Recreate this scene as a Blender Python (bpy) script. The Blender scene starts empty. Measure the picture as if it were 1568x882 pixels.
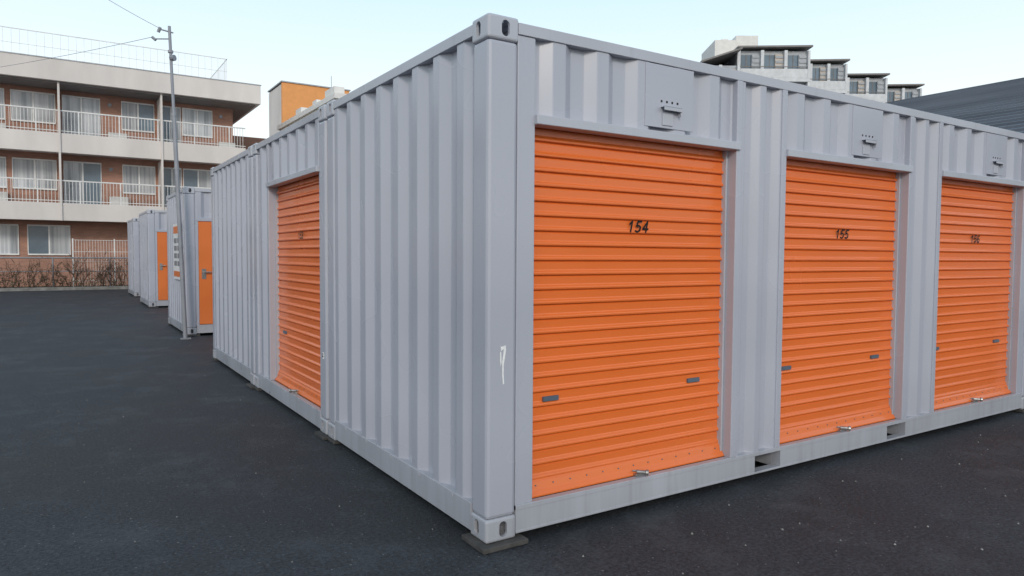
import bpy, bmesh, math, random
from mathutils import Matrix, Vector
random.seed(7)
scene = bpy.context.scene
C = bpy.context

# ------------------------------------------------------------------ materials
def new_mat(name):
    m = bpy.data.materials.new(name); m.use_nodes = True
    nt = m.node_tree
    return m, nt, nt.nodes, nt.links, nt.nodes["Principled BSDF"]

def add_noise(nt, scale, detail=4, vec=None, mapping=None, rough=0.55):
    n = nt.nodes.new("ShaderNodeTexNoise"); n.inputs["Scale"].default_value = scale
    n.inputs["Detail"].default_value = detail; n.inputs["Roughness"].default_value = rough
    g = nt.nodes.new("ShaderNodeNewGeometry")
    mp = nt.nodes.new("ShaderNodeMapping")
    if mapping: mp.inputs["Scale"].default_value = mapping
    nt.links.new(g.outputs["Position"], mp.inputs["Vector"])
    nt.links.new(mp.outputs[0], n.inputs["Vector"])
    return n
def ramp(nt, src, p0, c0, p1, c1):
    r = nt.nodes.new("ShaderNodeValToRGB")
    r.color_ramp.elements[0].position = p0; r.color_ramp.elements[0].color = c0
    r.color_ramp.elements[1].position = p1; r.color_ramp.elements[1].color = c1
    nt.links.new(src, r.inputs[0]); return r
def mix(nt, fac, a, b, mode='MIX'):
    m = nt.nodes.new("ShaderNodeMix"); m.data_type = 'RGBA'; m.blend_type = mode
    for s, v in ((m.inputs[0], fac), (m.inputs[6], a), (m.inputs[7], b)):
        if hasattr(v, "links"): nt.links.new(v, s)
        else: s.default_value = v
    return m.outputs[2]
def bump(nt, h, strength, dist, prev=None):
    b = nt.nodes.new("ShaderNodeBump"); b.inputs["Strength"].default_value = strength
    b.inputs["Distance"].default_value = dist
    nt.links.new(h, b.inputs["Height"])
    if prev: nt.links.new(prev, b.inputs["Normal"])
    return b.outputs[0]
def c4(r, g=None, b=None):
    return (r, r, r, 1) if g is None else (r, g, b, 1)

def paint(name, col, rough=0.35, grime=0.35, grimecol=(0.10, 0.08, 0.065, 1), dent=0.5, basedirt=0.5, spec=0.5, spots=True, var=0.1):
    m, nt, N, L, P = new_mat(name)
    n1 = add_noise(nt, 1.3, 2)
    v = ramp(nt, n1.outputs[0], 0.3, c4(1-var), 0.72, c4(1+var*0.5))
    base = mix(nt, 1.0, col, v.outputs[0], 'MULTIPLY')
    n2 = add_noise(nt, 9, 4, mapping=(1, 1, 0.07), rough=0.7)
    s = ramp(nt, n2.outputs[0], 0.58, c4(0), 0.84, c4(grime))
    base = mix(nt, s.outputs[0], base, grimecol)
    if spots:
        n4 = add_noise(nt, 50, 2, rough=0.75)
        s4 = ramp(nt, n4.outputs[0], 0.75, c4(0), 0.80, c4(0.35))
        base = mix(nt, s4.outputs[0], base, (0.13, 0.08, 0.05, 1))
    g = N.new("ShaderNodeNewGeometry"); sx = N.new("ShaderNodeSeparateXYZ")
    L.new(g.outputs["Position"], sx.inputs[0])
    mr = N.new("ShaderNodeMapRange"); mr.inputs[1].default_value = 0.6; mr.inputs[2].default_value = 0.03
    L.new(sx.outputs[2], mr.inputs[0])
    mm = N.new("ShaderNodeMath"); mm.operation = 'MULTIPLY'
    L.new(mr.outputs[0], mm.inputs[0]); L.new(n2.outputs[0], mm.inputs[1])
    m2 = N.new("ShaderNodeMath"); m2.operation = 'MULTIPLY'; m2.inputs[1].default_value = basedirt
    L.new(mm.outputs[0], m2.inputs[0])
    base = mix(nt, m2.outputs[0], base, (0.11, 0.10, 0.09, 1))
    L.new(base, P.inputs["Base Color"])
    r = ramp(nt, n1.outputs[0], 0.3, c4(rough - 0.05), 0.7, c4(rough + 0.08))
    L.new(r.outputs[0], P.inputs["Roughness"])
    P.inputs["Specular IOR Level"].default_value = spec
    nb = add_noise(nt, 2.2, 1)
    L.new(bump(nt, nb.outputs[0], dent, 0.012), P.inputs["Normal"])
    return m

GREY = paint("grey_container_paint", c4(0.415, 0.43, 0.495), 0.24, 0.05, dent=0.25, basedirt=0.25, var=0.05, spec=0.65)
GREYR = paint("grey_rail_paint", c4(0.45, 0.465, 0.52), 0.30, 0.22, basedirt=0.55, dent=0.3)
ORANGE = paint("orange_shutter_paint", c4(0.78, 0.172, 0.034), 0.20, 0.02, (0.30, 0.07, 0.02, 1), 0.10, 0.2, spots=False, var=0.03, spec=0.6)
ORANGE2 = paint("orange_door_paint", c4(0.72, 0.175, 0.036), 0.4, 0.06, (0.25, 0.07, 0.02, 1), 0.1, 0.2, spots=False)

def simple(name, col, rough=0.6, metal=0.0, var=0.12, scale=3.0, bmp=0.0, bscale=40, spec=0.5, mapping=None):
    m, nt, N, L, P = new_mat(name)
    n = add_noise(nt, scale, 4, mapping=mapping)
    v = ramp(nt, n.outputs[0], 0.3, c4(1 - var), 0.7, c4(1 + var))
    L.new(mix(nt, 1.0, col, v.outputs[0], 'MULTIPLY'), P.inputs["Base Color"])
    P.inputs["Roughness"].default_value = rough; P.inputs["Metallic"].default_value = metal
    P.inputs["Specular IOR Level"].default_value = spec
    if bmp:
        nb = add_noise(nt, bscale, 4); L.new(bump(nt, nb.outputs[0], bmp, 0.01), P.inputs["Normal"])
    return m
DARK = simple("dark_interior", c4(0.02), 0.9)
STEEL = simple("galvanised_steel", c4(0.45, 0.44, 0.42), 0.35, 0.85, 0.25, 30)
POLE = simple("pole_grey_steel", c4(0.27, 0.28, 0.31), 0.5, 0.3)
SLOT = simple("slot_grey", c4(0.09, 0.12, 0.16), 0.5)
INK = simple("number_ink", c4(0.012), 0.6, spec=0.2)
CHALK = simple("white_scratch", c4(0.80), 0.7, 0, 0.1, 60)
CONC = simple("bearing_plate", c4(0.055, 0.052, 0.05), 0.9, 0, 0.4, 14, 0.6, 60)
KERB = simple("kerb_concrete", c4(0.2, 0.195, 0.185), 0.9, 0, 0.3, 6, 0.4, 60)
WHITEW = simple("white_render", c4(0.68, 0.63, 0.60), 0.85, 0, 0.10, 0.8, 0.2, 30, mapping=(1, 1, 0.3))
RAILM = simple("white_railing", c4(0.70, 0.69, 0.68), 0.5)
FRAME = simple("white_window_frame", c4(0.78), 0.4)
CREAM = simple("cream_render", c4(0.74, 0.70, 0.62), 0.8)
ORB = simple("orange_render", c4(0.80, 0.35, 0.12), 0.8, 0, 0.06)
GREYB = simple("grey_facade", c4(0.40, 0.42, 0.45), 0.7)
LGREYB = simple("light_grey_panel", c4(0.62, 0.63, 0.65), 0.6)
BEIGEB = simple("beige_panel", c4(0.52, 0.46, 0.41), 0.6)
OFFW = simple("offwhite_render", c4(0.74, 0.72, 0.69), 0.7, 0, 0.06)
ROOFD = simple("dark_roof_slab", c4(0.20, 0.185, 0.18), 0.6)
GLASSD = simple("dark_window_glass", c4(0.14, 0.19, 0.24), 0.12, 0, 0.3, 0.6)
SOIL = simple("soil", c4(0.10, 0.085, 0.06), 0.95, 0, 0.4, 3, 0.8, 12)
TWIG = simple("twig_brown", c4(0.10, 0.062, 0.045), 0.9, 0, 0.4, 5)
LEAF = simple("dry_leaf", c4(0.09, 0.07, 0.04), 0.8, 0, 0.5, 3)
STICK = simple("sticker_white", c4(0.75), 0.4, 0, 0.05)
PRINT = simple("print_grey", c4(0.2, 0.2, 0.22), 0.5, 0, 0.6, 40)

def curtain_mat():
    m, nt, N, L, P = new_mat("window_glass_with_curtain")
    n = add_noise(nt, 9, 3, mapping=(1, 1, 0.02))
    r = ramp(nt, n.outputs[0], 0.35, c4(0.32, 0.35, 0.39), 0.62, c4(0.64, 0.66, 0.70))
    n2 = add_noise(nt, 0.5, 1)
    r2 = ramp(nt, n2.outputs[0], 0.40, c4(0.65), 0.58, c4(1.0))
    L.new(mix(nt, 1.0, r.outputs[0], r2.outputs[0], 'MULTIPLY'), P.inputs["Base Color"])
    P.inputs["Roughness"].default_value = 0.6
    P.inputs["Coat Weight"].default_value = 0.8; P.inputs["Coat Roughness"].default_value = 0.03
    return m
CURT = curtain_mat()

def brick_mat():
    m, nt, N, L, P = new_mat("brown_tile")
    g = N.new("ShaderNodeNewGeometry"); sx = N.new("ShaderNodeSeparateXYZ"); cb = N.new("ShaderNodeCombineXYZ")
    L.new(g.outputs["Position"], sx.inputs[0])
    ad = N.new("ShaderNodeMath"); ad.operation = 'ADD'
    L.new(sx.outputs[0], ad.inputs[0]); L.new(sx.outputs[1], ad.inputs[1])
    L.new(ad.outputs[0], cb.inputs[0]); L.new(sx.outputs[2], cb.inputs[1])
    b = N.new("ShaderNodeTexBrick"); L.new(cb.outputs[0], b.inputs["Vector"])
    b.inputs["Scale"].default_value = 1.0
    b.inputs["Brick Width"].default_value = 0.23; b.inputs["Row Height"].default_value = 0.07
    b.inputs["Mortar Size"].default_value = 0.006
    b.inputs["Color1"].default_value = c4(0.45, 0.225, 0.155); b.inputs["Color2"].default_value = c4(0.37, 0.18, 0.125)
    b.inputs["Mortar"].default_value = c4(0.30, 0.24, 0.21)
    n = add_noise(nt, 0.7, 4); v = ramp(nt, n.outputs[0], 0.3, c4(0.85), 0.7, c4(1.1))
    L.new(mix(nt, 1.0, b.outputs[0], v.outputs[0], 'MULTIPLY'), P.inputs["Base Color"])
    P.inputs["Roughness"].default_value = 0.75
    return m
BRICK = brick_mat()

def asphalt_mat():
    m, nt, N, L, P = new_mat("asphalt")
    n1 = add_noise(nt, 48, 4, rough=0.9)
    fine = ramp(nt, n1.outputs[0], 0.40, c4(0.008, 0.010, 0.013), 0.63, c4(0.055, 0.063, 0.076))
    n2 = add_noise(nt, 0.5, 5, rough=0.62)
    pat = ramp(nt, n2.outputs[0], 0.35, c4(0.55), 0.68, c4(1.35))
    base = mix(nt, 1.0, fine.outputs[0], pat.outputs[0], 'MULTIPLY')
    n3 = add_noise(nt, 1.5, 10, rough=0.8)
    w = ramp(nt, n3.outputs[0], 0.50, c4(0), 0.72, c4(0.75))
    base = mix(nt, w.outputs[0], base, c4(0.085, 0.097, 0.110))
    v = N.new("ShaderNodeTexVoronoi"); v.inputs["Scale"].default_value = 34
    g = N.new("ShaderNodeNewGeometry"); L.new(g.outputs["Position"], v.inputs["Vector"])
    sel = N.new("ShaderNodeSeparateColor"); L.new(v.outputs["Color"], sel.inputs[0])
    a = N.new("ShaderNodeMath"); a.operation = 'GREATER_THAN'; a.inputs[1].default_value = 0.80
    L.new(sel.outputs[0], a.inputs[0])
    d = N.new("ShaderNodeMath"); d.operation = 'LESS_THAN'; d.inputs[1].default_value = 0.17
    L.new(v.outputs["Distance"], d.inputs[0])
    mu = N.new("ShaderNodeMath"); mu.operation = 'MULTIPLY'; L.new(a.outputs[0], mu.inputs[0]); L.new(d.outputs[0], mu.inputs[1])
    m3 = N.new("ShaderNodeMath"); m3.operation = 'MULTIPLY'; L.new(mu.outputs[0], m3.inputs[0]); L.new(sel.outputs[1], m3.inputs[1])
    base = mix(nt, m3.outputs[0], base, c4(0.22, 0.225, 0.23))
    L.new(base, P.inputs["Base Color"])
    rr = ramp(nt, n2.outputs[0], 0.3, c4(0.50), 0.7, c4(0.72)); L.new(rr.outputs[0], P.inputs["Roughness"])
    P.inputs["Specular IOR Level"].default_value = 0.45
    L.new(bump(nt, n1.outputs[0], 1.0, 0.016), P.inputs["Normal"])
    return m
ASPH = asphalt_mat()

def metalroof_mat():
    m, nt, N, L, P = new_mat("slate_metal_roof")
    n = add_noise(nt, 0.9, 4, mapping=(1, 0.15, 1))
    r = ramp(nt, n.outputs[0], 0.3, c4(0.06, 0.07, 0.09), 0.7, c4(0.12, 0.135, 0.165))
    L.new(r.outputs[0], P.inputs["Base Color"]); P.inputs["Roughness"].default_value = 0.42
    return m
MROOF = metalroof_mat()

# ------------------------------------------------------------------ mesh helpers
class MB:
    def __init__(s): s.v = []; s.f = []
    def box(s, x0, x1, y0, y1, z0, z1):
        b = len(s.v)
        s.v += [(x0,y0,z0),(x1,y0,z0),(x1,y1,z0),(x0,y1,z0),(x0,y0,z1),(x1,y0,z1),(x1,y1,z1),(x0,y1,z1)]
        s.f += [tuple(b+i for i in q) for q in ((0,3,2,1),(4,5,6,7),(0,1,5,4),(1,2,6,5),(2,3,7,6),(3,0,4,7))]
        return s
    def poly(s, pts):
        b = len(s.v); s.v += [tuple(p) for p in pts]; s.f.append(tuple(range(b, b+len(pts)))); return s
    def strip(s, A, B):
        b = len(s.v); n = len(A)
        s.v += [tuple(p) for p in A] + [tuple(p) for p in B]
        for i in range(n-1): s.f.append((b+i, b+i+1, b+n+i+1, b+n+i))
        return s
    def tube(s, p0, p1, r, n=10, r1=None):
        p0 = Vector(p0); p1 = Vector(p1); d = (p1-p0).normalized()
        a = d.orthogonal().normalized(); c = d.cross(a); r1 = r if r1 is None else r1
        b = len(s.v)
        for p, q in ((p0, r), (p1, r1)):
            for i in range(n):
                t = 2*math.pi*i/n; s.v.append(tuple(p + (a*math.cos(t)+c*math.sin(t))*q))
        for i in range(n):
            j = (i+1) % n; s.f.append((b+i, b+j, b+n+j, b+n+i))
        s.f.append(tuple(b+i for i in reversed(range(n)))); s.f.append(tuple(b+n+i for i in range(n)))
        return s
    def obj(s, name, mat, parent=None, bevel=0, smooth=False, loc=None):
        me = bpy.data.meshes.new(name); me.from_pydata(s.v, [], s.f); me.update()
        me.materials.append(mat)
        o = bpy.data.objects.new(name, me); scene.collection.objects.link(o)
        if parent: o.parent = parent
        if loc: o.location = loc
        if bevel:
            m = o.modifiers.new("bevel", 'BEVEL'); m.width = bevel; m.segments = 2
            m.limit_method = 'ANGLE'; m.angle_limit = math.radians(20)
        if smooth:
            for p in me.polygons: p.use_smooth = True
        return o
def empty(name, loc=(0, 0, 0), rotz=0):
    e = bpy.data.objects.new(name, None); scene.collection.objects.link(e)
    e.location = loc; e.rotation_euler = (0, 0, rotz); e.empty_display_size = 0.3
    return e

def corr_pts(u0, u1, pitch, phase, depth):
    segs = [(0, 0.0), (0.27, 0.0), (0.47, 1.0), (0.77, 1.0), (1.0, 0.0)]
    def d(u):
        t = ((u - phase) / pitch) % 1.0
        for (a, da), (b, db) in zip(segs, segs[1:]):
            if a <= t <= b: return (da + (db-da)*(t-a)/(b-a)) * depth
        return 0
    us = {u0, u1}
    k = math.floor((u0 - phase)/pitch) - 1
    while phase + k*pitch < u1:
        for a, _ in segs[:-1]:
            u = phase + (k+a)*pitch
            if u0 + 1e-4 < u < u1 - 1e-4: us.add(u)
        k += 1
    return [(u, d(u)) for u in sorted(us)]
def corr(mb, axis, u0, u1, z0, z1, plane, s, pitch=0.278, phase=0.0, depth=0.038):
    pts = corr_pts(u0, u1, pitch, phase, depth)
    if axis == 'x':
        mb.strip([(u, plane + s*d, z0) for u, d in pts], [(u, plane + s*d, z1) for u, d in pts])
    else:
        mb.strip([(plane + s*d, u, z0) for u, d in pts], [(plane + s*d, u, z1) for u, d in pts])

def P3(axis, u, d, z):      # d = inward distance from outer plane
    return (u, d, z) if axis == 'x' else (d, u, z)
def abox(mb, axis, u0, u1, d0, d1, z0, z1):
    if axis == 'x': mb.box(u0, u1, d0, d1, z0, z1)
    else: mb.box(d0, d1, u0, u1, z0, z1)

DIG = {'1': [(.12,.76),(.36,1),(.36,0)],
 '3': [(.04,.9),(.3,1),(.54,.86),(.5,.6),(.26,.53),(.55,.42),(.57,.16),(.3,0),(.02,.12)],
 '4': [(.46,0),(.46,1),(.0,.3),(.66,.3)],
 '5': [(.60,1),(.14,1),(.09,.55),(.35,.62),(.58,.46),(.57,.16),(.3,0),(.02,.1)],
 '6': [(.54,.92),(.3,1),(.09,.78),(.04,.3),(.14,.05),(.33,0),(.56,.12),(.58,.38),(.4,.54),(.16,.5),(.05,.33)],
 '7': [(.02,1),(.6,1),(.25,0)],
 '8': [(.3,.53),(.08,.7),(.12,.95),(.3,1),(.5,.95),(.52,.7),(.3,.53),(.05,.35),(.05,.1),(.3,0),(.55,.1),(.55,.35),(.3,.53)]}
DIG['9'] = [(.62-a, 1-b) for a, b in DIG['6']]
def number_decal(text, axis, uc, zb, d0, parent, h=0.060):
    """bold slanted stencil digits"""
    mb = MB(); r = 0.092*h; k = 0
    def put(pts):
        nonlocal k
        k += 1; d = d0 - 0.00004*k
        mb.poly([P3(axis, uc + (x if axis == 'x' else -x), d, zb+y) for x, y in pts])
    adv = 0.92*h; x0 = -adv*len(text)/2 + 0.08*h
    for i, ch in enumerate(text):
        pl = [(x0 + i*adv + a*h + b*h*0.24, b*h) for a, b in DIG[ch]]
        for (ax, ay), (bx, by) in zip(pl, pl[1:]):
            L = math.hypot(bx-ax, by-ay); nx, ny = -(by-ay)/L*r, (bx-ax)/L*r
            put([(ax+nx, ay+ny), (bx+nx, by+ny), (bx-nx, by-ny), (ax-nx, ay-ny)])
        for ax, ay in pl: put([(ax+r*math.cos(t*math.pi/4), ay+r*math.sin(t*math.pi/4)) for t in range(8)])
    mb.obj("unit_number", INK, parent)

def shutter(axis, u0, u1, z0, z1, rec, parent, number=None):
    p = 0.0775
    prof = []; z = z0 + 0.075
    prof.append((z0+0.02, rec-0.004)); prof.append((z-0.001, rec-0.004))
    while z < z1:
        prof += [(z, rec+0.006), (z+0.0015, rec-0.009), (z+0.005, rec-0.0125), (z+0.012, rec-0.0130), (z+0.018, rec-0.010),
                 (z+0.025, rec-0.002), (z+0.031, rec), (z+p-0.011, rec-0.0015), (z+p-0.003, rec+0.005)]
        z += p
    prof = [q for q in prof if q[0] < z1]
    mb = MB(); mb.strip([P3(axis, u0, d, z) for z, d in prof], [P3(axis, u1, d, z) for z, d in prof])
    mb.obj("shutter_curtain", ORANGE, parent)
    mb = MB()
    sp = ((z0+0.078, rec-0.010), (z0+0.066, rec-0.020), (z0+0.030, rec-0.028), (z0+0.006, rec-0.046), (z0-0.004, rec-0.046))
    mb.strip([P3(axis, u0, d, z) for z, d in sp], [P3(axis, u1, d, z) for z, d in sp])
    mb.obj("shutter_sill", ORANGE, parent, bevel=0.002)
    mb = MB()
    abox(mb, axis, u0-0.01, u1+0.01, 0.045, rec+0.02, z0-0.03, z0-0.004)
    mb.obj("threshold_ledge", GREYR, parent)
    mb = MB()
    n = 13
    for i in range(n):
        u = u0 + 0.06 + (u1-u0-0.12)*i/(n-1); c = P3(axis, u, rec-0.022, z0+0.050)
        mb.tube(c, (Vector(c) + Vector(P3(axis, 0, -0.006, 0.001))), 0.004, 6)
    mb.obj("sill_rivets", SLOT, parent)
    mb = MB()
    for a, b in ((u0, u0+0.016), (u1-0.016, u1)):
        abox(mb, axis, a, b, rec-0.030, rec+0.01, z0-0.003, z1)
    mb.obj("guide_rails", GREYR, parent)
    mb = MB()
    for a in (u0+0.115, u1-0.30):
        abox(mb, axis, a, a+0.10, rec-0.0145, rec, 0.655, 0.680)
    mb.obj("pull_slots", SLOT, parent)
    um = (u0+u1)/2 + (0.02)
    mb = MB()
    abox(mb, axis, um-0.04, um+0.04, 0.030, 0.062, z0-0.002, z0+0.010)
    mb.tube(P3(axis, um-0.02, 0.045, z0+0.022), P3(axis, um+0.010, 0.005, z0+0.022), 0.011, 12)
    mb.tube(P3(axis, um-0.050, 0.050, z0+0.030), P3(axis, um+0.045, 0.040, z0+0.016), 0.005, 8)
    mb.tube(P3(axis, um+0.010, 0.005, z0+0.022), P3(axis, um+0.022, -0.008, z0+0.020), 0.018, 12)
    mb.obj("shutter_latch", STEEL, parent, bevel=0.002)
    if number:
        number_decal(number, axis, (u0+u1)/2+(0.02 if axis == 'x' else -0.02), z0+0.075+p*17+0.010, rec-0.0138, parent)

# ------------------------------------------------------------------ corner casting (ISO, with oval apertures)
def capsule_cutter(axis, w, h, c, length):
    bm = bmesh.new(); n = 24; r = w/2; ring = []
    for i in range(n):
        t = 2*math.pi*i/n; a = r*math.cos(t); b = r*math.sin(t) + (h/2-r)*(-1 if math.sin(t) < -1e-6 else 1)
        ring.append((a, b))
    def P(a, b, l):
        q = {'y': (a, l, b), 'x': (l, a, b), 'z': (a, b, l)}[axis]; return Vector(q) + Vector(c)
    A = [bm.verts.new(P(a, b, -length/2)) for a, b in ring]; B = [bm.verts.new(P(a, b, length/2)) for a, b in ring]
    bm.faces.new(A); bm.faces.new(B)
    for i in range(n): bm.faces.new((A[i], A[(i+1) % n], B[(i+1) % n], B[i]))
    bmesh.ops.recalc_face_normals(bm, faces=bm.faces)
    me = bpy.data.meshes.new("cut"); bm.to_mesh(me); bm.free()
    o = bpy.data.objects.new("cut", me); scene.collection.objects.link(o); return o
def make_casting():
    mb = MB(); mb.box(0, 0.178, 0, 0.162, 0, 0.118); o = mb.obj("cast", GREYR)
    m = o.modifiers.new("b", 'BEVEL'); m.width = 0.014; m.segments = 3
    mb = MB(); mb.box(0.016, 0.162, 0.016, 0.146, 0.016, 0.102); inner = mb.obj("inner", GREYR)
    cuts = [inner, capsule_cutter('y', 0.046, 0.078, (0.100, 0, 0.058), 0.1), capsule_cutter('x', 0.046, 0.078, (0, 0.095, 0.058), 0.1),
            capsule_cutter('z', 0.06, 0.10, (0.089, 0.081, 0.118), 0.1)]
    for c in cuts:
        md = o.modifiers.new("x", 'BOOLEAN'); md.operation = 'DIFFERENCE'; md.object = c; md.solver = 'EXACT'
    C.view_layer.update()
    me = bpy.data.meshes.new_from_object(o.evaluated_get(C.evaluated_depsgraph_get()))
    for x in cuts + [o]: bpy.data.objects.remove(x)
    me.name = "corner_casting"
    return me
CAST = make_casting()
CASTV = {}
for sx in (1, -1):
    for sy in (1, -1):
        for sz in (1, -1):
            me = CAST.copy(); me.transform(Matrix.Diagonal((sx, sy, sz, 1)))
            if sx*sy*sz < 0: me.flip_normals()
            CASTV[(sx, sy, sz)] = me

# ------------------------------------------------------------------ storage container
LX, LY, LZ = 6.058, 2.438, 2.591
def container(x, y, front='shutters', left='wall', numbers=("", "", ""), left_no="", z=0.03):
    e = empty("storage_container", (x, y, z))
    for ix in (0, 1):
        for iy in (0, 1):
            for iz in (0, 1):
                o = bpy.data.objects.new("corner_casting", CASTV[(1-2*ix, 1-2*iy, 1 if iz else -1)])
                scene.collection.objects.link(o); o.parent = e
                o.location = (ix*LX, iy*LY, (LZ-0.118 if iz else 0.118))
    mb = MB()
    for ix in (0, 1):
        for iy in (0, 1):
            x0 = 0.005 if ix == 0 else LX-0.175; y0 = 0.005 if iy == 0 else LY-0.158
            mb.box(x0, x0+0.17, y0, y0+0.153, 0.118, LZ-0.118)
    mb.obj("corner_posts", GREY, e, bevel=0.018)
    mb = MB()
    zt0, zt1 = LZ-0.075, LZ-0.018
    mb.box(0.178, LX-0.178, 0.004, 0.066, zt0, zt1); mb.box(0.178, LX-0.178, LY-0.066, LY-0.004, zt0, zt1)
    mb.box(0.004, 0.066, 0.162, LY-0.162, zt0, zt1); mb.box(LX-0.066, LX-0.004, 0.162, LY-0.162, zt0, zt1)
    zb0, zb1 = 0.018, 0.162
    mb.box(0.004, 0.07, 0.162, LY-0.162, zb0, zb1); mb.box(LX-0.07, LX-0.004, 0.162, LY-0.162, zb0, zb1)
    mb.box(0.178, LX-0.178, LY-0.07, LY-0.004, zb0, zb1)
    pk = ((2.03, 2.29), (3.58, 3.84))
    mb.box(0.178, LX-0.178, 0.004, 0.07, zb1-0.026, zb1); mb.box(0.178, LX-0.178, 0.004, 0.07, zb0, zb0+0.014)
    segs = [0.178, pk[0][0], pk[0][1], pk[1][0], pk[1][1], LX-0.178]
    for i in range(5): mb.box(-0.001, 0.004, 0.35+i*0.42, 0.37+i*0.42, zb1-0.03, zb1-0.006)
    mb.obj("rails", GREYR, e, bevel=0.004)
    mb = MB()
    for a, b in zip(segs[0::2], segs[1::2]): mb.box(a, b, 0.006, 0.068, zb0+0.004, zb1-0.004)
    for a, b in pk:
        mb.box(a-0.006, a+0.002, 0.070, 0.9, zb0, zb1-0.01); mb.box(b-0.002, b+0.006, 0.070, 0.9, zb0, zb1-0.01)
    mb.obj("rail_web_and_pockets", GREYR, e)
    mb = MB(); mb.box(0.08, LX-0.08, 0.08, LY-0.08, zb1-0.06, zb1-0.02)
    for i in range(1, 18): mb.box(i*LX/18-0.02, i*LX/18+0.02, 0.075+0.9*(2.0 < i*LX/18 < 2.32 or 3.55 < i*LX/18 < 3.87), LY-0.075, 0.03, zb1-0.062)
    mb.box(0.4, 2.0, 0.072, 0.08, zb0+0.004, zb1-0.06); mb.box(2.32, 3.55, 0.072, 0.08, zb0+0.004, zb1-0.06)
    mb.obj("floor", DARK, e)
    mb = MB(); corr(mb, 'x', 0.08, LX-0.08, 0.08, LY-0.08, 0, 1, 0.2, 0, 0.02)
    mb.v = [(a, c, zt1-0.006-b) for a, b, c in mb.v]; mb.obj("roof", GREY, e)
    mb = MB()
    corr(mb, 'x', 0.17, LX-0.17, zb1-0.004, zt0+0.004, LY-0.012, -1, phase=0.2)
    corr(mb, 'y', 0.155, LY-0.155, zb1-0.004, zt0+0.004, LX-0.012, -1, phase=0.16)
    if left == 'wall':
        corr(mb, 'y', 0.155, LY-0.155, zb1-0.004, zt0+0.004, 0.012, 1, pitch=0.2775, phase=0.262, depth=0.042)
    else:
        corr(mb, 'y', 1.84, LY-0.155, zb1-0.004, zt0+0.004, 0.012, 1, phase=1.80)
        corr(mb, 'y', 0.18, 1.79, 2.14, zt0+0.004, 0.012, 1, phase=0.2)
    J = 0.052
    ops = [(0.285, 1.79), (2.28, 3.78), (4.27, 5.773)]
    if front == 'shutters':
        for (a, b), (c, d) in zip(ops, ops[1:]):
            corr(mb, 'x', b+J, c-J, zb1-0.004, zt0+0.004, 0.012, 1, pitch=0.2, phase=b+0.03)
        for k, (a, b) in enumerate(ops):
            corr(mb, 'x', a, b, 2.14, zt0+0.004, 0.012, 1, pitch=0.29, phase=a+0.11)
    else:
        corr(mb, 'x', 0.17, LX-0.17, 2.05, zt0+0.004, 0.012, 1, phase=0.2)
    mb.obj("corrugated_walls", GREY, e, bevel=0.008)
    if front == 'shutters':
        mb = MB()
        mb.box(0.178, 0.285, 0.012, 0.12, zb1-0.003, zt0); mb.box(5.773, LX-0.178, 0.012, 0.12, zb1-0.003, zt0)
        for (a, b), (c, d) in zip(ops, ops[1:]):
            mb.box(b, b+J, 0.003, 0.12, zb1-0.003, zt0); mb.box(c-J, c, 0.003, 0.12, zb1-0.003, zt0)
        mb.obj("jambs", GREY, e, bevel=0.005)
        mb = MB()
        for a, b in ops: mb.box(a-0.004, b+0.022, -0.014, 0.075, 2.088, 2.136)
        mb.obj("lintels", GREYR, e, bevel=0.004)
        mb = MB(); hb = MB(); dk = MB()
        for a, b in ops:
            c = (a+b)/2 + 0.18
            mb.box(c-0.19, c+0.19, 0.007, 0.014, 2.16, zt0-0.004)
            z0 = 2.20
            hb.box(c-0.075, c+0.065, -0.026, 0.007, z0+0.073, z0+0.078)
            hb.box(c-0.075, c+0.065, -0.026, -0.022, z0+0.055, z0+0.078)
            hb.box(c+0.060, c+0.065, -0.022, 0.007, z0+0.03, z0+0.073)
            hb.box(c-0.062, c+0.02, 0.001, 0.007, z0-0.025, z0+0.050)
            for i in range(4): dk.box(c-0.074+i*0.042, c-0.062+i*0.042, 0.005, 0.0085, z0+0.103, z0+0.115)
        mb.obj("header_plates", GREY, e, bevel=0.002); hb.obj("lock_canopies", GREYR, e, bevel=0.002); dk.obj("vent_slots", DARK, e)
        for (a, b), n in zip(ops, numbers): shutter('x', a+0.002, b-0.002, zb1+0.004, 2.15, 0.10, e, n)
    else:
        mb = MB(); ob = MB(); hd = MB()
        mb.box(0.17, LX-0.17, 0.04, 0.06, zb1, 2.06)
        bays = [(0.225, 1.08), (1.22, 2.10), (2.55, 3.39), (3.53, 4.37), (4.75, 5.6)]
        for a, b in bays:
            for p in ((a-0.05, a, 0.012, 0.04, zb1, 2.05), (b, b+0.06, 0.012, 0.04, zb1, 2.05), (a-0.045, b+0.06, 0.005, 0.04, 2.0, 2.06)): mb.box(*p)
            w = (b-a)/4
            for i in range(4): ob.box(a+i*w+0.004, a+(i+1)*w-0.004, 0.018, 0.035, zb1+0.02, 1.995)
            ob.box(a+0.001, b-0.001, 0.022, 0.034, zb1+0.01, 1.998)
            hd.tube((a+0.09, 0.02, 1.10), (a+0.09, -0.035, 1.10), 0.014); hd.tube((a+0.09, -0.035, 1.10), (a+0.20, -0.035, 1.10), 0.012)
            hd.box(a+0.05, a+0.12, 0.010, 0.02, 0.98, 1.16)
        mb.obj("door_frames", GREY, e, bevel=0.004); ob.obj("hinged_doors", ORANGE2, e, bevel=0.003); hd.obj("door_handles", STEEL, e)
    if left == 'shutter':
        mb = MB()
        mb.box(0.012, 0.12, 0.155, 0.18, zb1, zt0); mb.box(0.008, 0.12, 1.79, 1.84, zb1, zt0)
        mb.obj("end_jambs", GREY, e, bevel=0.005)
        mb = MB(); mb.box(-0.014, 0.075, 0.17, 1.81, 2.088, 2.136); mb.obj("end_lintel", GREYR, e, bevel=0.004)
        shutter('y', 0.182, 1.788, zb1+0.004, 2.15, 0.10, e, left_no)
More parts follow.
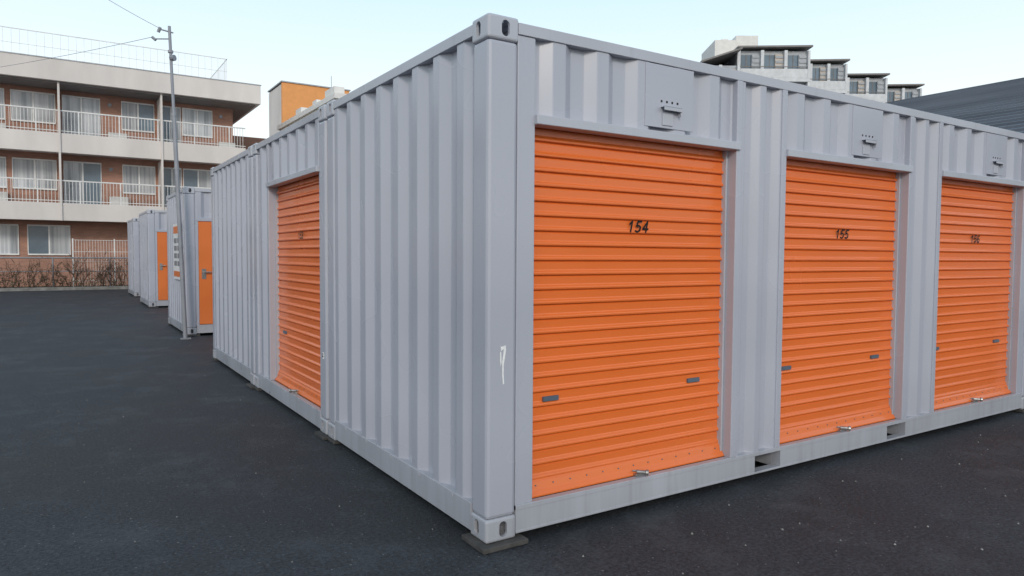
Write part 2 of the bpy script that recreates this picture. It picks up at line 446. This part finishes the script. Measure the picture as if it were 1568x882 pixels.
    mb = MB()
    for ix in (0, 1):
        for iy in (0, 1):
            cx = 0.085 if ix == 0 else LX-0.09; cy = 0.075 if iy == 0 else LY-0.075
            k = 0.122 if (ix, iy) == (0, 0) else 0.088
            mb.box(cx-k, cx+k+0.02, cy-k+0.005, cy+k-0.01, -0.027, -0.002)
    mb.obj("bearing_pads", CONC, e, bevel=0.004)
    return e

main = container(0, 0, numbers=("154", "155", "156"))
c2 = container(0, 2.478, left='shutter', left_no="153", numbers=("", "", ""))
c3 = container(0, 4.956)
c4_ = container(6.12, 0, numbers=("157", "158", "159"))
mb = MB()
def blob(pts): mb.poly([(a, 0.0035, b) for a, b in pts])
blob([(0.082,0.985),(0.086,0.978),(0.112,0.984),(0.114,0.962),(0.108,0.925),(0.101,0.89),(0.100,0.84),(0.104,0.792),(0.096,0.79),(0.092,0.84),(0.091,0.90),(0.098,0.945),(0.100,0.965),(0.090,0.962),(0.084,0.955)])
blob([(0.080,0.955),(0.086,0.95),(0.088,0.90),(0.083,0.88),(0.079,0.91)])
mb.obj("paint_scratch", CHALK, main)
mb = MB(); mb.box(0.0015, 0.006, 0.06, 0.09, 0.60, 0.65); mb.obj("sticker", STICK, c2)
mb = MB(); mb.box(0.0005, 0.0015, 0.064, 0.086, 0.61, 0.626); mb.box(0.0005, 0.0015, 0.066, 0.084, 0.632, 0.644); mb.obj("sticker_print", INK, c2)

D = container(0.09, 10.5, front='doors'); E = container(0.22, 18.0, front='doors'); F = container(0.30, 23.4, front='doors')
mb = MB(); mb.box(-0.012, 0.003, 0.35, 1.35, 0.95, 1.98); mb.obj("notice_board", STICK, D)
mb = MB()
for i, (a, b, c, d) in enumerate(((0.4, 1.3, 1.80, 1.93), (0.4, 1.3, 1.0, 1.10))): mb.box(-0.016, -0.012, a, b, c, d)
mb.obj("notice_headings", ORANGE2, D)
mb = MB()
for i in range(4):
    for j in range(2):
        mb.box(-0.015, -0.012, 0.45+j*0.44, 0.80+j*0.44, 1.2+i*0.14, 1.29+i*0.14)
mb.obj("notice_prints", PRINT, D)

# ------------------------------------------------------------------ ground
mb = MB(); mb.poly([(-500, -500, -0.03), (500, -500, -0.03), (500, 700, -0.03), (-500, 700, -0.03)]); mb.obj("ground", SOIL)
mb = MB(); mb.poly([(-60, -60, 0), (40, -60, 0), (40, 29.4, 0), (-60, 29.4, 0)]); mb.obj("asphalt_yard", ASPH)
mb = MB(); mb.box(-40, 8, 29.4, 29.55, -0.03, 0.12); mb.obj("kerb", KERB, bevel=0.01)
mb = MB(); mb.box(-40, 8, 29.55, 31.7, -0.02, 0.06); mb.obj("planting_bed", SOIL)

# ------------------------------------------------------------------ apartment building (left)
A = empty("apartment_building", (0, 0, 0))
XL, XR = -22.0, 5.45
YF, YW = 32.1, 33.5
mb = MB(); mb.box(XL, XR, YW, 43, 0, 8.9); mb.obj("brick_walls", BRICK, A)
mb = MB()
for z0, z1 in ((2.80, 3.54), (5.63, 6.44)):
    mb.box(XL, XR+0.3, YF, YF+0.16, z0, z1)
    mb.box(XL, XR+0.28, YF+0.16, YW-0.003, z0+0.1, z0+0.3)
mb.box(XL-0.4, 6.4, YF-0.25, 43.4, 8.53, 9.4)
mb.obj("white_bands", WHITEW, A, bevel=0.02)
mb = MB(); mb.box(XL-0.3, 6.2, YF-0.05, 43.2, 8.47, 8.53); mb.obj("eaves_soffit", ROOFD, A)
mb = MB(); mb.box(XL-0.42, 6.43, YF-0.27, YF-0.2, 9.4, 9.44)
mb.obj("roof_edge_trim", GREYB, A)
rl = MB()
for zb, zt in ((3.54, 4.5), (6.44, 7.4)):
    rl.box(XL, XR+0.3, YF+0.05, YF+0.10, zt-0.05, zt); rl.box(XL, XR+0.3, YF+0.06, YF+0.09, zb+0.08, zb+0.11)
    x = XL
    while x < XR+0.3:
        rl.box(x, x+0.018, YF+0.065, YF+0.083, zb, zt-0.05); x += 0.125
    x = XL
    while x < XR+0.3:
        rl.box(x, x+0.05, YF+0.05, YF+0.10, zb, zt-0.05); x += 1.5
rl.obj("balcony_railings", RAILM, A)
rl = MB()
rl.box(XL, 5.0, 32.35, 32.38, 10.52, 10.55); rl.box(XL, 5.0, 32.35, 32.365, 9.95, 9.965)
x = XL
while x < 5.0:
    rl.box(x, x+0.012, 32.35, 32.362, 9.4, 10.52)
    x += 0.28
rl.box(4.98, 5.01, 32.35, 40, 10.52, 10.55)
for i in range(27): rl.box(4.98, 4.995, 32.4+i*0.28, 32.412+i*0.28, 9.4, 10.52)
rl.obj("roof_railing", RAILM, A)
fr = MB(); gl = MB(); gd = MB()
def window(x0, x1, z0, z1, n=2):
    t = 0.06
    fr.box(x0, x1, YW-0.05, YW+0.01, z1-t, z1); fr.box(x0, x1, YW-0.07, YW+0.01, z0, z0+t)
    w = (x1-x0)/n
    for i in range(n+1):
        c = x0 + i*w; fr.box(max(x0, c-t/2), min(x1, c+t/2), YW-0.045, YW+0.01, z0+t, z1-t)
    for i in range(n):
        (gd if random.random() < 0.15 else gl).box(x0+i*w+t/2, x0+(i+1)*w-t/2, YW-0.02, YW-0.005, z0+t, z1-t)
unit = [(-3.37, -1.79, 'w'), (-1.55, -0.12, 'd'), (0.70, 2.03, 'w'), (2.31, 3.14, 'd'), (3.2, 4.52, 'w')]
allu = list(unit)
for k in (1, 2, 3):
    for a, b, t in [(-3.37, -1.79, 'w'), (-1.55, -0.12, 'd'), (0.70, 2.03, 'w')]:
        allu.append((a-5.6*k, b-5.6*k, t))
for base in (3.1, 5.93):
    for a, b, t in allu:
        if t == 'w': window(a, b, base+1.05, base+2.35)
        else: window(a, b, base+0.3, base+2.35)
for a in (-2.9, -4.75, 1.2, 3.4, -8.5, -10.4, -14.0): window(a, a+1.55, 1.35, 2.65)
fr.obj("window_frames", FRAME, A); gl.obj("curtained_windows", CURT, A); gd.obj("dark_windows", GLASSD, A)
mb = MB()
for x in (-1.67, 2.17, -7.2, -12.8): mb.box(x-0.04, x+0.04, YF-0.08, YF-0.004, 2.8, 8.53)
for x in (-1.67, 2.17, -7.2, -12.8):
    mb.box(x-0.03, x+0.03, YF+0.17, YW-0.01, 3.1, 5.62); mb.box(x-0.03, x+0.03, YF+0.17, YW-0.01, 5.95, 8.45)
mb.obj("downpipes_and_partitions", WHITEW, A)
mb = MB()
for z in (3.42, 6.25):
    for x in (-4.3, 0.15, 4.75, -9.6): mb.box(x, x+0.75, YW-0.34, YW-0.04, z, z+0.55)
mb.obj("air_conditioners", OFFW, A, bevel=0.02)
mb = MB()
for z in (5.2, 8.05):
    for x in (0.25, 4.9, -4.2, -5.2): mb.tube((x, YW-0.05, z), (x, YW+0.01, z), 0.08, 12)
mb.obj("wall_vents", POLE, A)
mb = MB()
for z0 in (2.9, 5.75):
    b = [(5.8, z0-1.0), (8.3, z0+0.6), (8.3, z0+1.7), (5.8, z0+0.1)]
    for y in (33.0, 34.4):
        mb.poly([(p, y, q) for p, q in b]); mb.poly([(p, y+0.12, q) for p, q in b])
        for i in range(4):
            p, q = b[i], b[(i+1) % 4]; mb.poly([(p[0], y, p[1]), (q[0], y, q[1]), (q[0], y+0.12, q[1]), (p[0], y+0.12, p[1])])
mb.box(8.3, 8.6, 33.0, 36, 0, 7.5)
mb.obj("exterior_stair", WHITEW, A)
mb = MB(); mb.box(5.6, 8.3, 36, 39, 0, 7.6); mb.obj("stair_tower", BRICK, A)

O = empty("orange_building")
mb = MB(); mb.box(11.7, 16.6, 48.2, 48.5, 0, 13.6); mb.obj("orange_front_wall", ORB, O)
mb = MB(); mb.box(11.7, 16.6, 48.5, 52, 0, 13.5); mb.obj("side_walls", WHITEW, O)
mb = MB(); mb.box(11.62, 16.68, 48.12, 52.08, 13.6, 13.68); mb.obj("roof_coping", GREYB, O)
K = empty("cream_building")
mb = MB(); mb.box(8.0, 14, 25.8, 34.7, 0, 7.9); mb.obj("walls", CREAM, K)
mb = MB(); mb.box(7.9, 14.1, 25.7, 34.8, 7.9, 8.12)
mb.box(8.05, 8.5, 26.2, 27.4, 8.12, 8.5); mb.box(8.05, 8.6, 28.6, 29.2, 8.12, 8.38); mb.box(8.05, 8.4, 31.0, 31.9, 8.12, 8.45)
mb.obj("parapet", OFFW, K)
mb = MB()
for z in (1, 3.6):
    for y in (26.6, 28.8, 31, 33): mb.box(7.96, 8.03, y, y+1.1, z, z+1.2)
mb.obj("windows", GLASSD, K)
mb = MB(); mb.tube((8.2, 27.0, 8.4), (8.2, 27.0, 9.1), 0.012, 6)
mb.obj("roof_antenna", POLE, K)

# ------------------------------------------------------------------ terraced apartment tower (right)
yaw = math.radians(57.3); Fw = Vector((math.cos(yaw), math.sin(yaw), 0)); Rt = Vector((math.sin(yaw), -math.cos(yaw), 0))
CAM = Vector((-1.740, -2.935, 1.46))
T0 = Vector((-1.740, -2.935, 0)) + Fw*60 + Rt*18.8
T = empty("terraced_apartment_building", T0, yaw - math.pi/2)
gr = MB(); rf = MB(); win = MB(); wh = MB(); ml = MB(); lv = MB(); ow = MB(); bg_ = MB()
def tblock(x0, x1, y, zr, tilt=0.10, dz=12):
    gr.box(x0, x1, y, y+dz, 0, zr-0.25-tilt)
    (a, b), (c, d), (e, f), (g, h) = [(x0-0.1, y-0.6), (x1+0.25, y-0.6), (x1+0.25, y+dz), (x0-0.1, y+dz)]
    zl, zh = zr-tilt-0.14, zr-0.14; b0 = len(rf.v)
    rf.v += [(a, b, zl), (c, d, zh), (e, f, zh), (g, h, zl), (a, b, zl+0.14), (c, d, zh+0.14), (e, f, zh+0.14), (g, h, zl+0.14)]
    rf.f += [tuple(b0+i for i in q) for q in ((0,3,2,1),(4,5,6,7),(0,1,5,4),(1,2,6,5),(2,3,7,6),(3,0,4,7))]
    w = x1-x0; n = max(2, round(w/1.8)); s = w/n
    for fl in range(6):
        zt = zr-0.30-tilt-fl*2.6
        if zt < 3: break
        wh.box(x0-0.05, x1+0.1, y-0.52, y-0.002, zt-2.6, zt-2.30)
        for i in range(n):
            u = x0+i*s
            win.box(u+0.22, u+s*0.62, y-0.03, y+0.01, zt-2.25, zt-0.30)
            ml.box(u+s*0.38, u+s*0.41, y-0.06, y-0.032, zt-2.25, zt-0.3)
            wh.box(u-0.11, u+0.15, y-0.50, y-0.035, zt-2.29, zt-0.02)
            (bg_ if i % 2 else lv).box(u+s*0.60, u+s-0.12, y-0.20, y-0.035, zt-2.29, zt-0.28)
            for k in range(5):
                lv.box(u+s*0.62, u+s-0.14, y-0.26, y-0.205, zt-2.2+k*0.40, zt-2.02+k*0.40)
        wh.box(x1-0.10, x1+0.08, y-0.50, y-0.035, zt-2.29, zt-0.02)
        wh.box(x0+0.16, x1-0.12, y-0.515, y-0.46, zt-2.29, zt-1.55)
        ml.box(x0+0.05, x1-0.12, y-0.525, y-0.45, zt-1.40, zt-1.35)
tblock(-3.3, -0.3, -1.0, 18.6, tilt=1.1)
tblock(0.0, 5.9, 0, 19.1)
tblock(6.1, 10.9, 4, 19.1)
tblock(11.1, 16.6, 8, 18.9)
tblock(16.8, 22.2, 12, 18.9)
ow.box(-0.6, 1.4, 4.5, 9, 18.6, 21.0); ow.box(1.4, 3.4, 4.8, 9, 18.6, 21.5); ow.box(0.3, 0.9, 5.5, 8, 21.0, 21.4)
gr.obj("facade_walls", GREYB, T); rf.obj("slab_roofs", ROOFD, T); win.obj("windows", GLASSD, T); wh.obj("balcony_fronts", LGREYB, T); ml.obj("mullions", ROOFD, T); lv.obj("louvre_screens", GREYB, T); ow.obj("lift_machine_room", OFFW, T); bg_.obj("beige_panels", BEIGEB, T)

# ------------------------------------------------------------------ warehouse with slate coloured metal roof (far right)
Wh = empty("warehouse")
X0, X1, Z0, Z1 = 20.5, 29.3, 4.3, 8.35
rf = MB(); n = 26; prof = []
for i in range(n):
    t = i/n; x = X0+(X1-X0)*t; z = Z0+(Z1-Z0)*(t**0.85)
    t2 = (i+1)/n; x2 = X0+(X1-X0)*t2; z2 = Z0+(Z1-Z0)*(t2**0.85)
    prof += [(x, z), (x2-0.01, z2-0.07)]
prof.append((X1, Z1))
prof += [(X1+8.8, Z0)]
rf.strip([(x, -14, z) for x, z in prof], [(x, 15.4, z) for x, z in prof])
rf.obj("metal_roof", MROOF, Wh)
mb = MB(); mb.box(X0+0.6, X1+8.2, -13.6, 15.0, 0, 4.25)
mb.poly([(X0+0.6, 15.0, 4.2), (X1+8.2, 15.0, 4.2), (X1, 15.0, 8.2)]); mb.poly([(X0+0.6, -13.6, 4.2), (X1+8.2, -13.6, 4.2), (X1, -13.6, 8.2)])
mb.obj("walls", GREYB, Wh)

# ------------------------------------------------------------------ utility pole + wires
U = empty("utility_pole", (0.03, 10.12, 0))
mb = MB(); top = Vector((-0.16, 0.10, 5.25))
mb.tube((0, 0, 0), top*0.72, 0.036, 14, 0.034); mb.tube(top*0.72, top, 0.024, 12)
mb.obj("pole_shaft", POLE, U, smooth=False)
mb = MB()
mb.tube(top*0.985+Vector((-0.14, 0.09, 0.03)), top*0.985+Vector((0.05, -0.03, -0.03)), 0.012)
mb.tube(top*0.985+Vector((-0.16, 0.10, -0.02)), top*0.985+Vector((-0.13, 0.085, 0.06)), 0.026)
mb.tube(top*0.96+Vector((-0.22, 0.14, -0.0)), top*0.96, 0.010)
mb.tube(top*0.96+Vector((-0.25, 0.16, 0.03)), top*0.96+Vector((-0.2, 0.13, -0.02)), 0.022)
mb.tube(top*0.90+Vector((0, 0, 0)), top*0.90+Vector((0.05, -0.05, 0.0)), 0.05)
mb.box(-0.08, 0.08, -0.06, 0.04, 0, 0.02)
for k in (0.3, 0.55, 0.72, 0.92): mb.tube(top*k-Vector((0, 0, 0.02)), top*k+Vector((0, 0, 0.02)), 0.043)
mb.obj("pole_fittings", POLE, U)
def wire(p0, p1, sag, name):
    cu = bpy.data.curves.new(name, 'CURVE'); cu.dimensions = '3D'; cu.bevel_depth = 0.004
    s = cu.splines.new('POLY'); n = 24; s.points.add(n)
    for i in range(n+1):
        t = i/n; p = Vector(p0).lerp(Vector(p1), t); p.z -= sag*4*t*(1-t); s.points[i].co = (*p, 1)
    cu.materials.append(POLE)
    o = bpy.data.objects.new(name, cu); scene.collection.objects.link(o); o.parent = U
wire(top+Vector((-0.16, 0.10, -0.02)), (-4.1, 2.0, 8.3), 0.25, "overhead_wire_a")
wire(top*0.96+Vector((-0.25, 0.16, 0.03)), (-9.5, 21.0, 7.4), 0.35, "overhead_wire_b")

# ------------------------------------------------------------------ fence + winter shrubs
Fn = empty("mesh_fence")
mb = MB(); x = -20
while x < 3.0:
    mb.tube((x, 31.0, 0), (x, 31.0, 1.25), 0.03, 8); x += 2.0
mb.tube((-20, 31.0, 1.25), (3, 31.0, 1.25), 0.03, 8); mb.tube((-20, 31.0, 0.7), (3, 31.0, 0.7), 0.02, 8)
mb.obj("pipe_rails", POLE, Fn)
mb = MB(); x = -1.3
while x < 3.0:
    mb.box(x, x+0.012, 31.3, 31.312, 0, 2.0); x += 0.10
for z in (0.3, 0.7, 1.1, 1.5, 1.98): mb.box(-1.3, 3, 31.296, 31.318, z, z+0.015)
for x in (-1.3, 0.2, 1.7): mb.box(x-0.025, x+0.025, 31.29, 31.33, 0, 2.05)
mb.obj("mesh_panels", RAILM, Fn)

def shrub_row():
    tw = MB(); lf = MB()
    def twig(p, d, l, r, lvl):
        q = p + d*l
        a = d.orthogonal().normalized(); b = d.cross(a)
        i0 = len(tw.v)
        for c, rr in ((p, r), (q, r*0.6)):
            for k in range(3):
                t = k*2.094; tw.v.append(tuple(c + (a*math.cos(t)+b*math.sin(t))*rr))
        for k in range(3): tw.f.append((i0+k, i0+(k+1) % 3, i0+3+(k+1) % 3, i0+3+k))
        if lvl == 0 or random.random() < 0.3:
            s = random.uniform(0.02, 0.04); o = p.lerp(q, random.random())
            e1 = Vector([random.gauss(0, 1) for _ in range(3)]).normalized()*s; e2 = Vector([random.gauss(0, 1) for _ in range(3)]).normalized()*s
            lf.poly([o, o+e1, o+e1+e2, o+e2])
        if lvl > 0:
            for _ in range(random.choice((2, 3, 3))):
                nd = (d + Vector((random.gauss(0, .42), random.gauss(0, .42), random.gauss(0.05, .3)))).normalized()
                twig(p.lerp(q, random.uniform(0.4, 1.0)), nd, l*random.uniform(0.55, 0.9), r*0.6, lvl-1)
    x = -14
    while x < 2.2:
        y = random.uniform(29.8, 30.7); h = random.uniform(0.24, 0.48)*(1.4 if random.random() < 0.25 else 1)
        if x > -1.6: h *= 1.4
        for _ in range(3):
            twig(Vector((x, y, 0.05)), Vector((random.gauss(0, .35), random.gauss(0, .25), 1)).normalized(), h, 0.016, 3)
        x += random.uniform(0.12, 0.32)
    for _ in range(5000):
        o = Vector((random.uniform(-14, 2.2), random.uniform(29.6, 30.8), random.uniform(0.05, 0.38))); s = random.uniform(0.02, 0.05)
        e1 = Vector([random.gauss(0, 1) for _ in range(3)]).normalized()*s; e2 = Vector([random.gauss(0, 1) for _ in range(3)]).normalized()*s
        lf.poly([o, o+e1, o+e1+e2, o+e2])
    e = empty("bare_shrubs"); tw.obj("twigs", TWIG, e); lf.obj("leaves", LEAF, e)
shrub_row()

# small stones on the asphalt (one object)
mb = MB()
for _ in range(420):
    x = random.uniform(-6, 7); y = random.uniform(-3.2, 14)
    if 0 < x < 6.2 and 0 < y < 7.6: continue
    if x > 0: y = random.uniform(-2.6, -0.1)
    s = random.uniform(0.003, 0.008)
    c = Vector((x, y, s*0.6)); pts = []
    for k in range(5):
        t = k*1.257; pts.append(c + Vector((math.cos(t)*s*random.uniform(.6, 1.3), math.sin(t)*s*random.uniform(.6, 1.3), -s*0.6)))
    tp = c + Vector((0, 0, s*0.7))
    for k in range(5): mb.poly([pts[k], pts[(k+1) % 5], tp])
mb.obj("gravel_chips", simple("gravel_grey", c4(0.22, 0.22, 0.21), 0.9, 0, 0.5, 8))

# ------------------------------------------------------------------ camera
f = 1077.0; cam = bpy.data.cameras.new("camera"); co = bpy.data.objects.new("camera", cam); scene.collection.objects.link(co)
cam.sensor_width = 36; cam.lens = 36*f/1568; cam.clip_end = 2000; cam.clip_start = 0.05
pitch = math.atan(50/f); roll = 0.006
fw = (Fw*math.cos(pitch) - Vector((0, 0, 1))*math.sin(pitch)).normalized()
up = Rt.cross(fw).normalized()
r2 = Rt*math.cos(roll) + up*math.sin(roll); u2 = up*math.cos(roll) - Rt*math.sin(roll)
M = Matrix((r2, u2, -fw)).transposed().to_4x4(); M.translation = CAM
co.matrix_world = M; scene.camera = co

# ------------------------------------------------------------------ light
sd = Vector((-0.46, -0.89, 0)).normalized(); el = math.radians(26)
w = bpy.data.worlds.new("World"); scene.world = w; w.use_nodes = True
nt = w.node_tree; bg = nt.nodes["Background"]
sky = nt.nodes.new("ShaderNodeTexSky"); sky.sky_type = 'NISHITA'; sky.sun_disc = False
sky.sun_elevation = el; sky.sun_rotation = math.atan2(sd.x, sd.y)
sky.air_density = 1.0; sky.dust_density = 2.0; sky.ozone_density = 1.0; sky.altitude = 0
tc = nt.nodes.new("ShaderNodeTexCoord"); sp = nt.nodes.new("ShaderNodeSeparateXYZ")
nt.links.new(tc.outputs["Generated"], sp.inputs[0])
hz = nt.nodes.new("ShaderNodeValToRGB"); cr = hz.color_ramp
cr.elements[0].position = 0.0; cr.elements[0].color = (1.0, 1.0, 0.975, 1)
cr.elements[1].position = 0.75; cr.elements[1].color = (0.34, 0.46, 0.60, 1)
e1 = cr.elements.new(0.18); e1.color = (0.93, 0.99, 1.0, 1)
e2 = cr.elements.new(0.36); e2.color = (0.64, 0.86, 0.99, 1)
nt.links.new(sp.outputs[2], hz.inputs[0])
ml_ = nt.nodes.new("ShaderNodeVectorMath"); ml_.operation = 'SCALE'; ml_.inputs[3].default_value = 9.1
nt.links.new(hz.outputs[0], ml_.inputs[0])
col = mix(nt, 0.86, sky.outputs[0], ml_.outputs[0])
nt.links.new(col, bg.inputs[0]); bg.inputs[1].default_value = 0.13
s = bpy.data.lights.new("sun", 'SUN'); s.energy = 1.4; s.angle = math.radians(12); s.color = (1, 0.91, 0.80)
so = bpy.data.objects.new("sun", s); scene.collection.objects.link(so)
dirv = Vector((sd.x*math.cos(el), sd.y*math.cos(el), math.sin(el)))
so.rotation_euler = dirv.to_track_quat('Z', 'Y').to_euler(); so.location = dirv*50

scene.view_settings.view_transform = 'Standard'; scene.view_settings.look = 'None'; scene.view_settings.exposure = 0
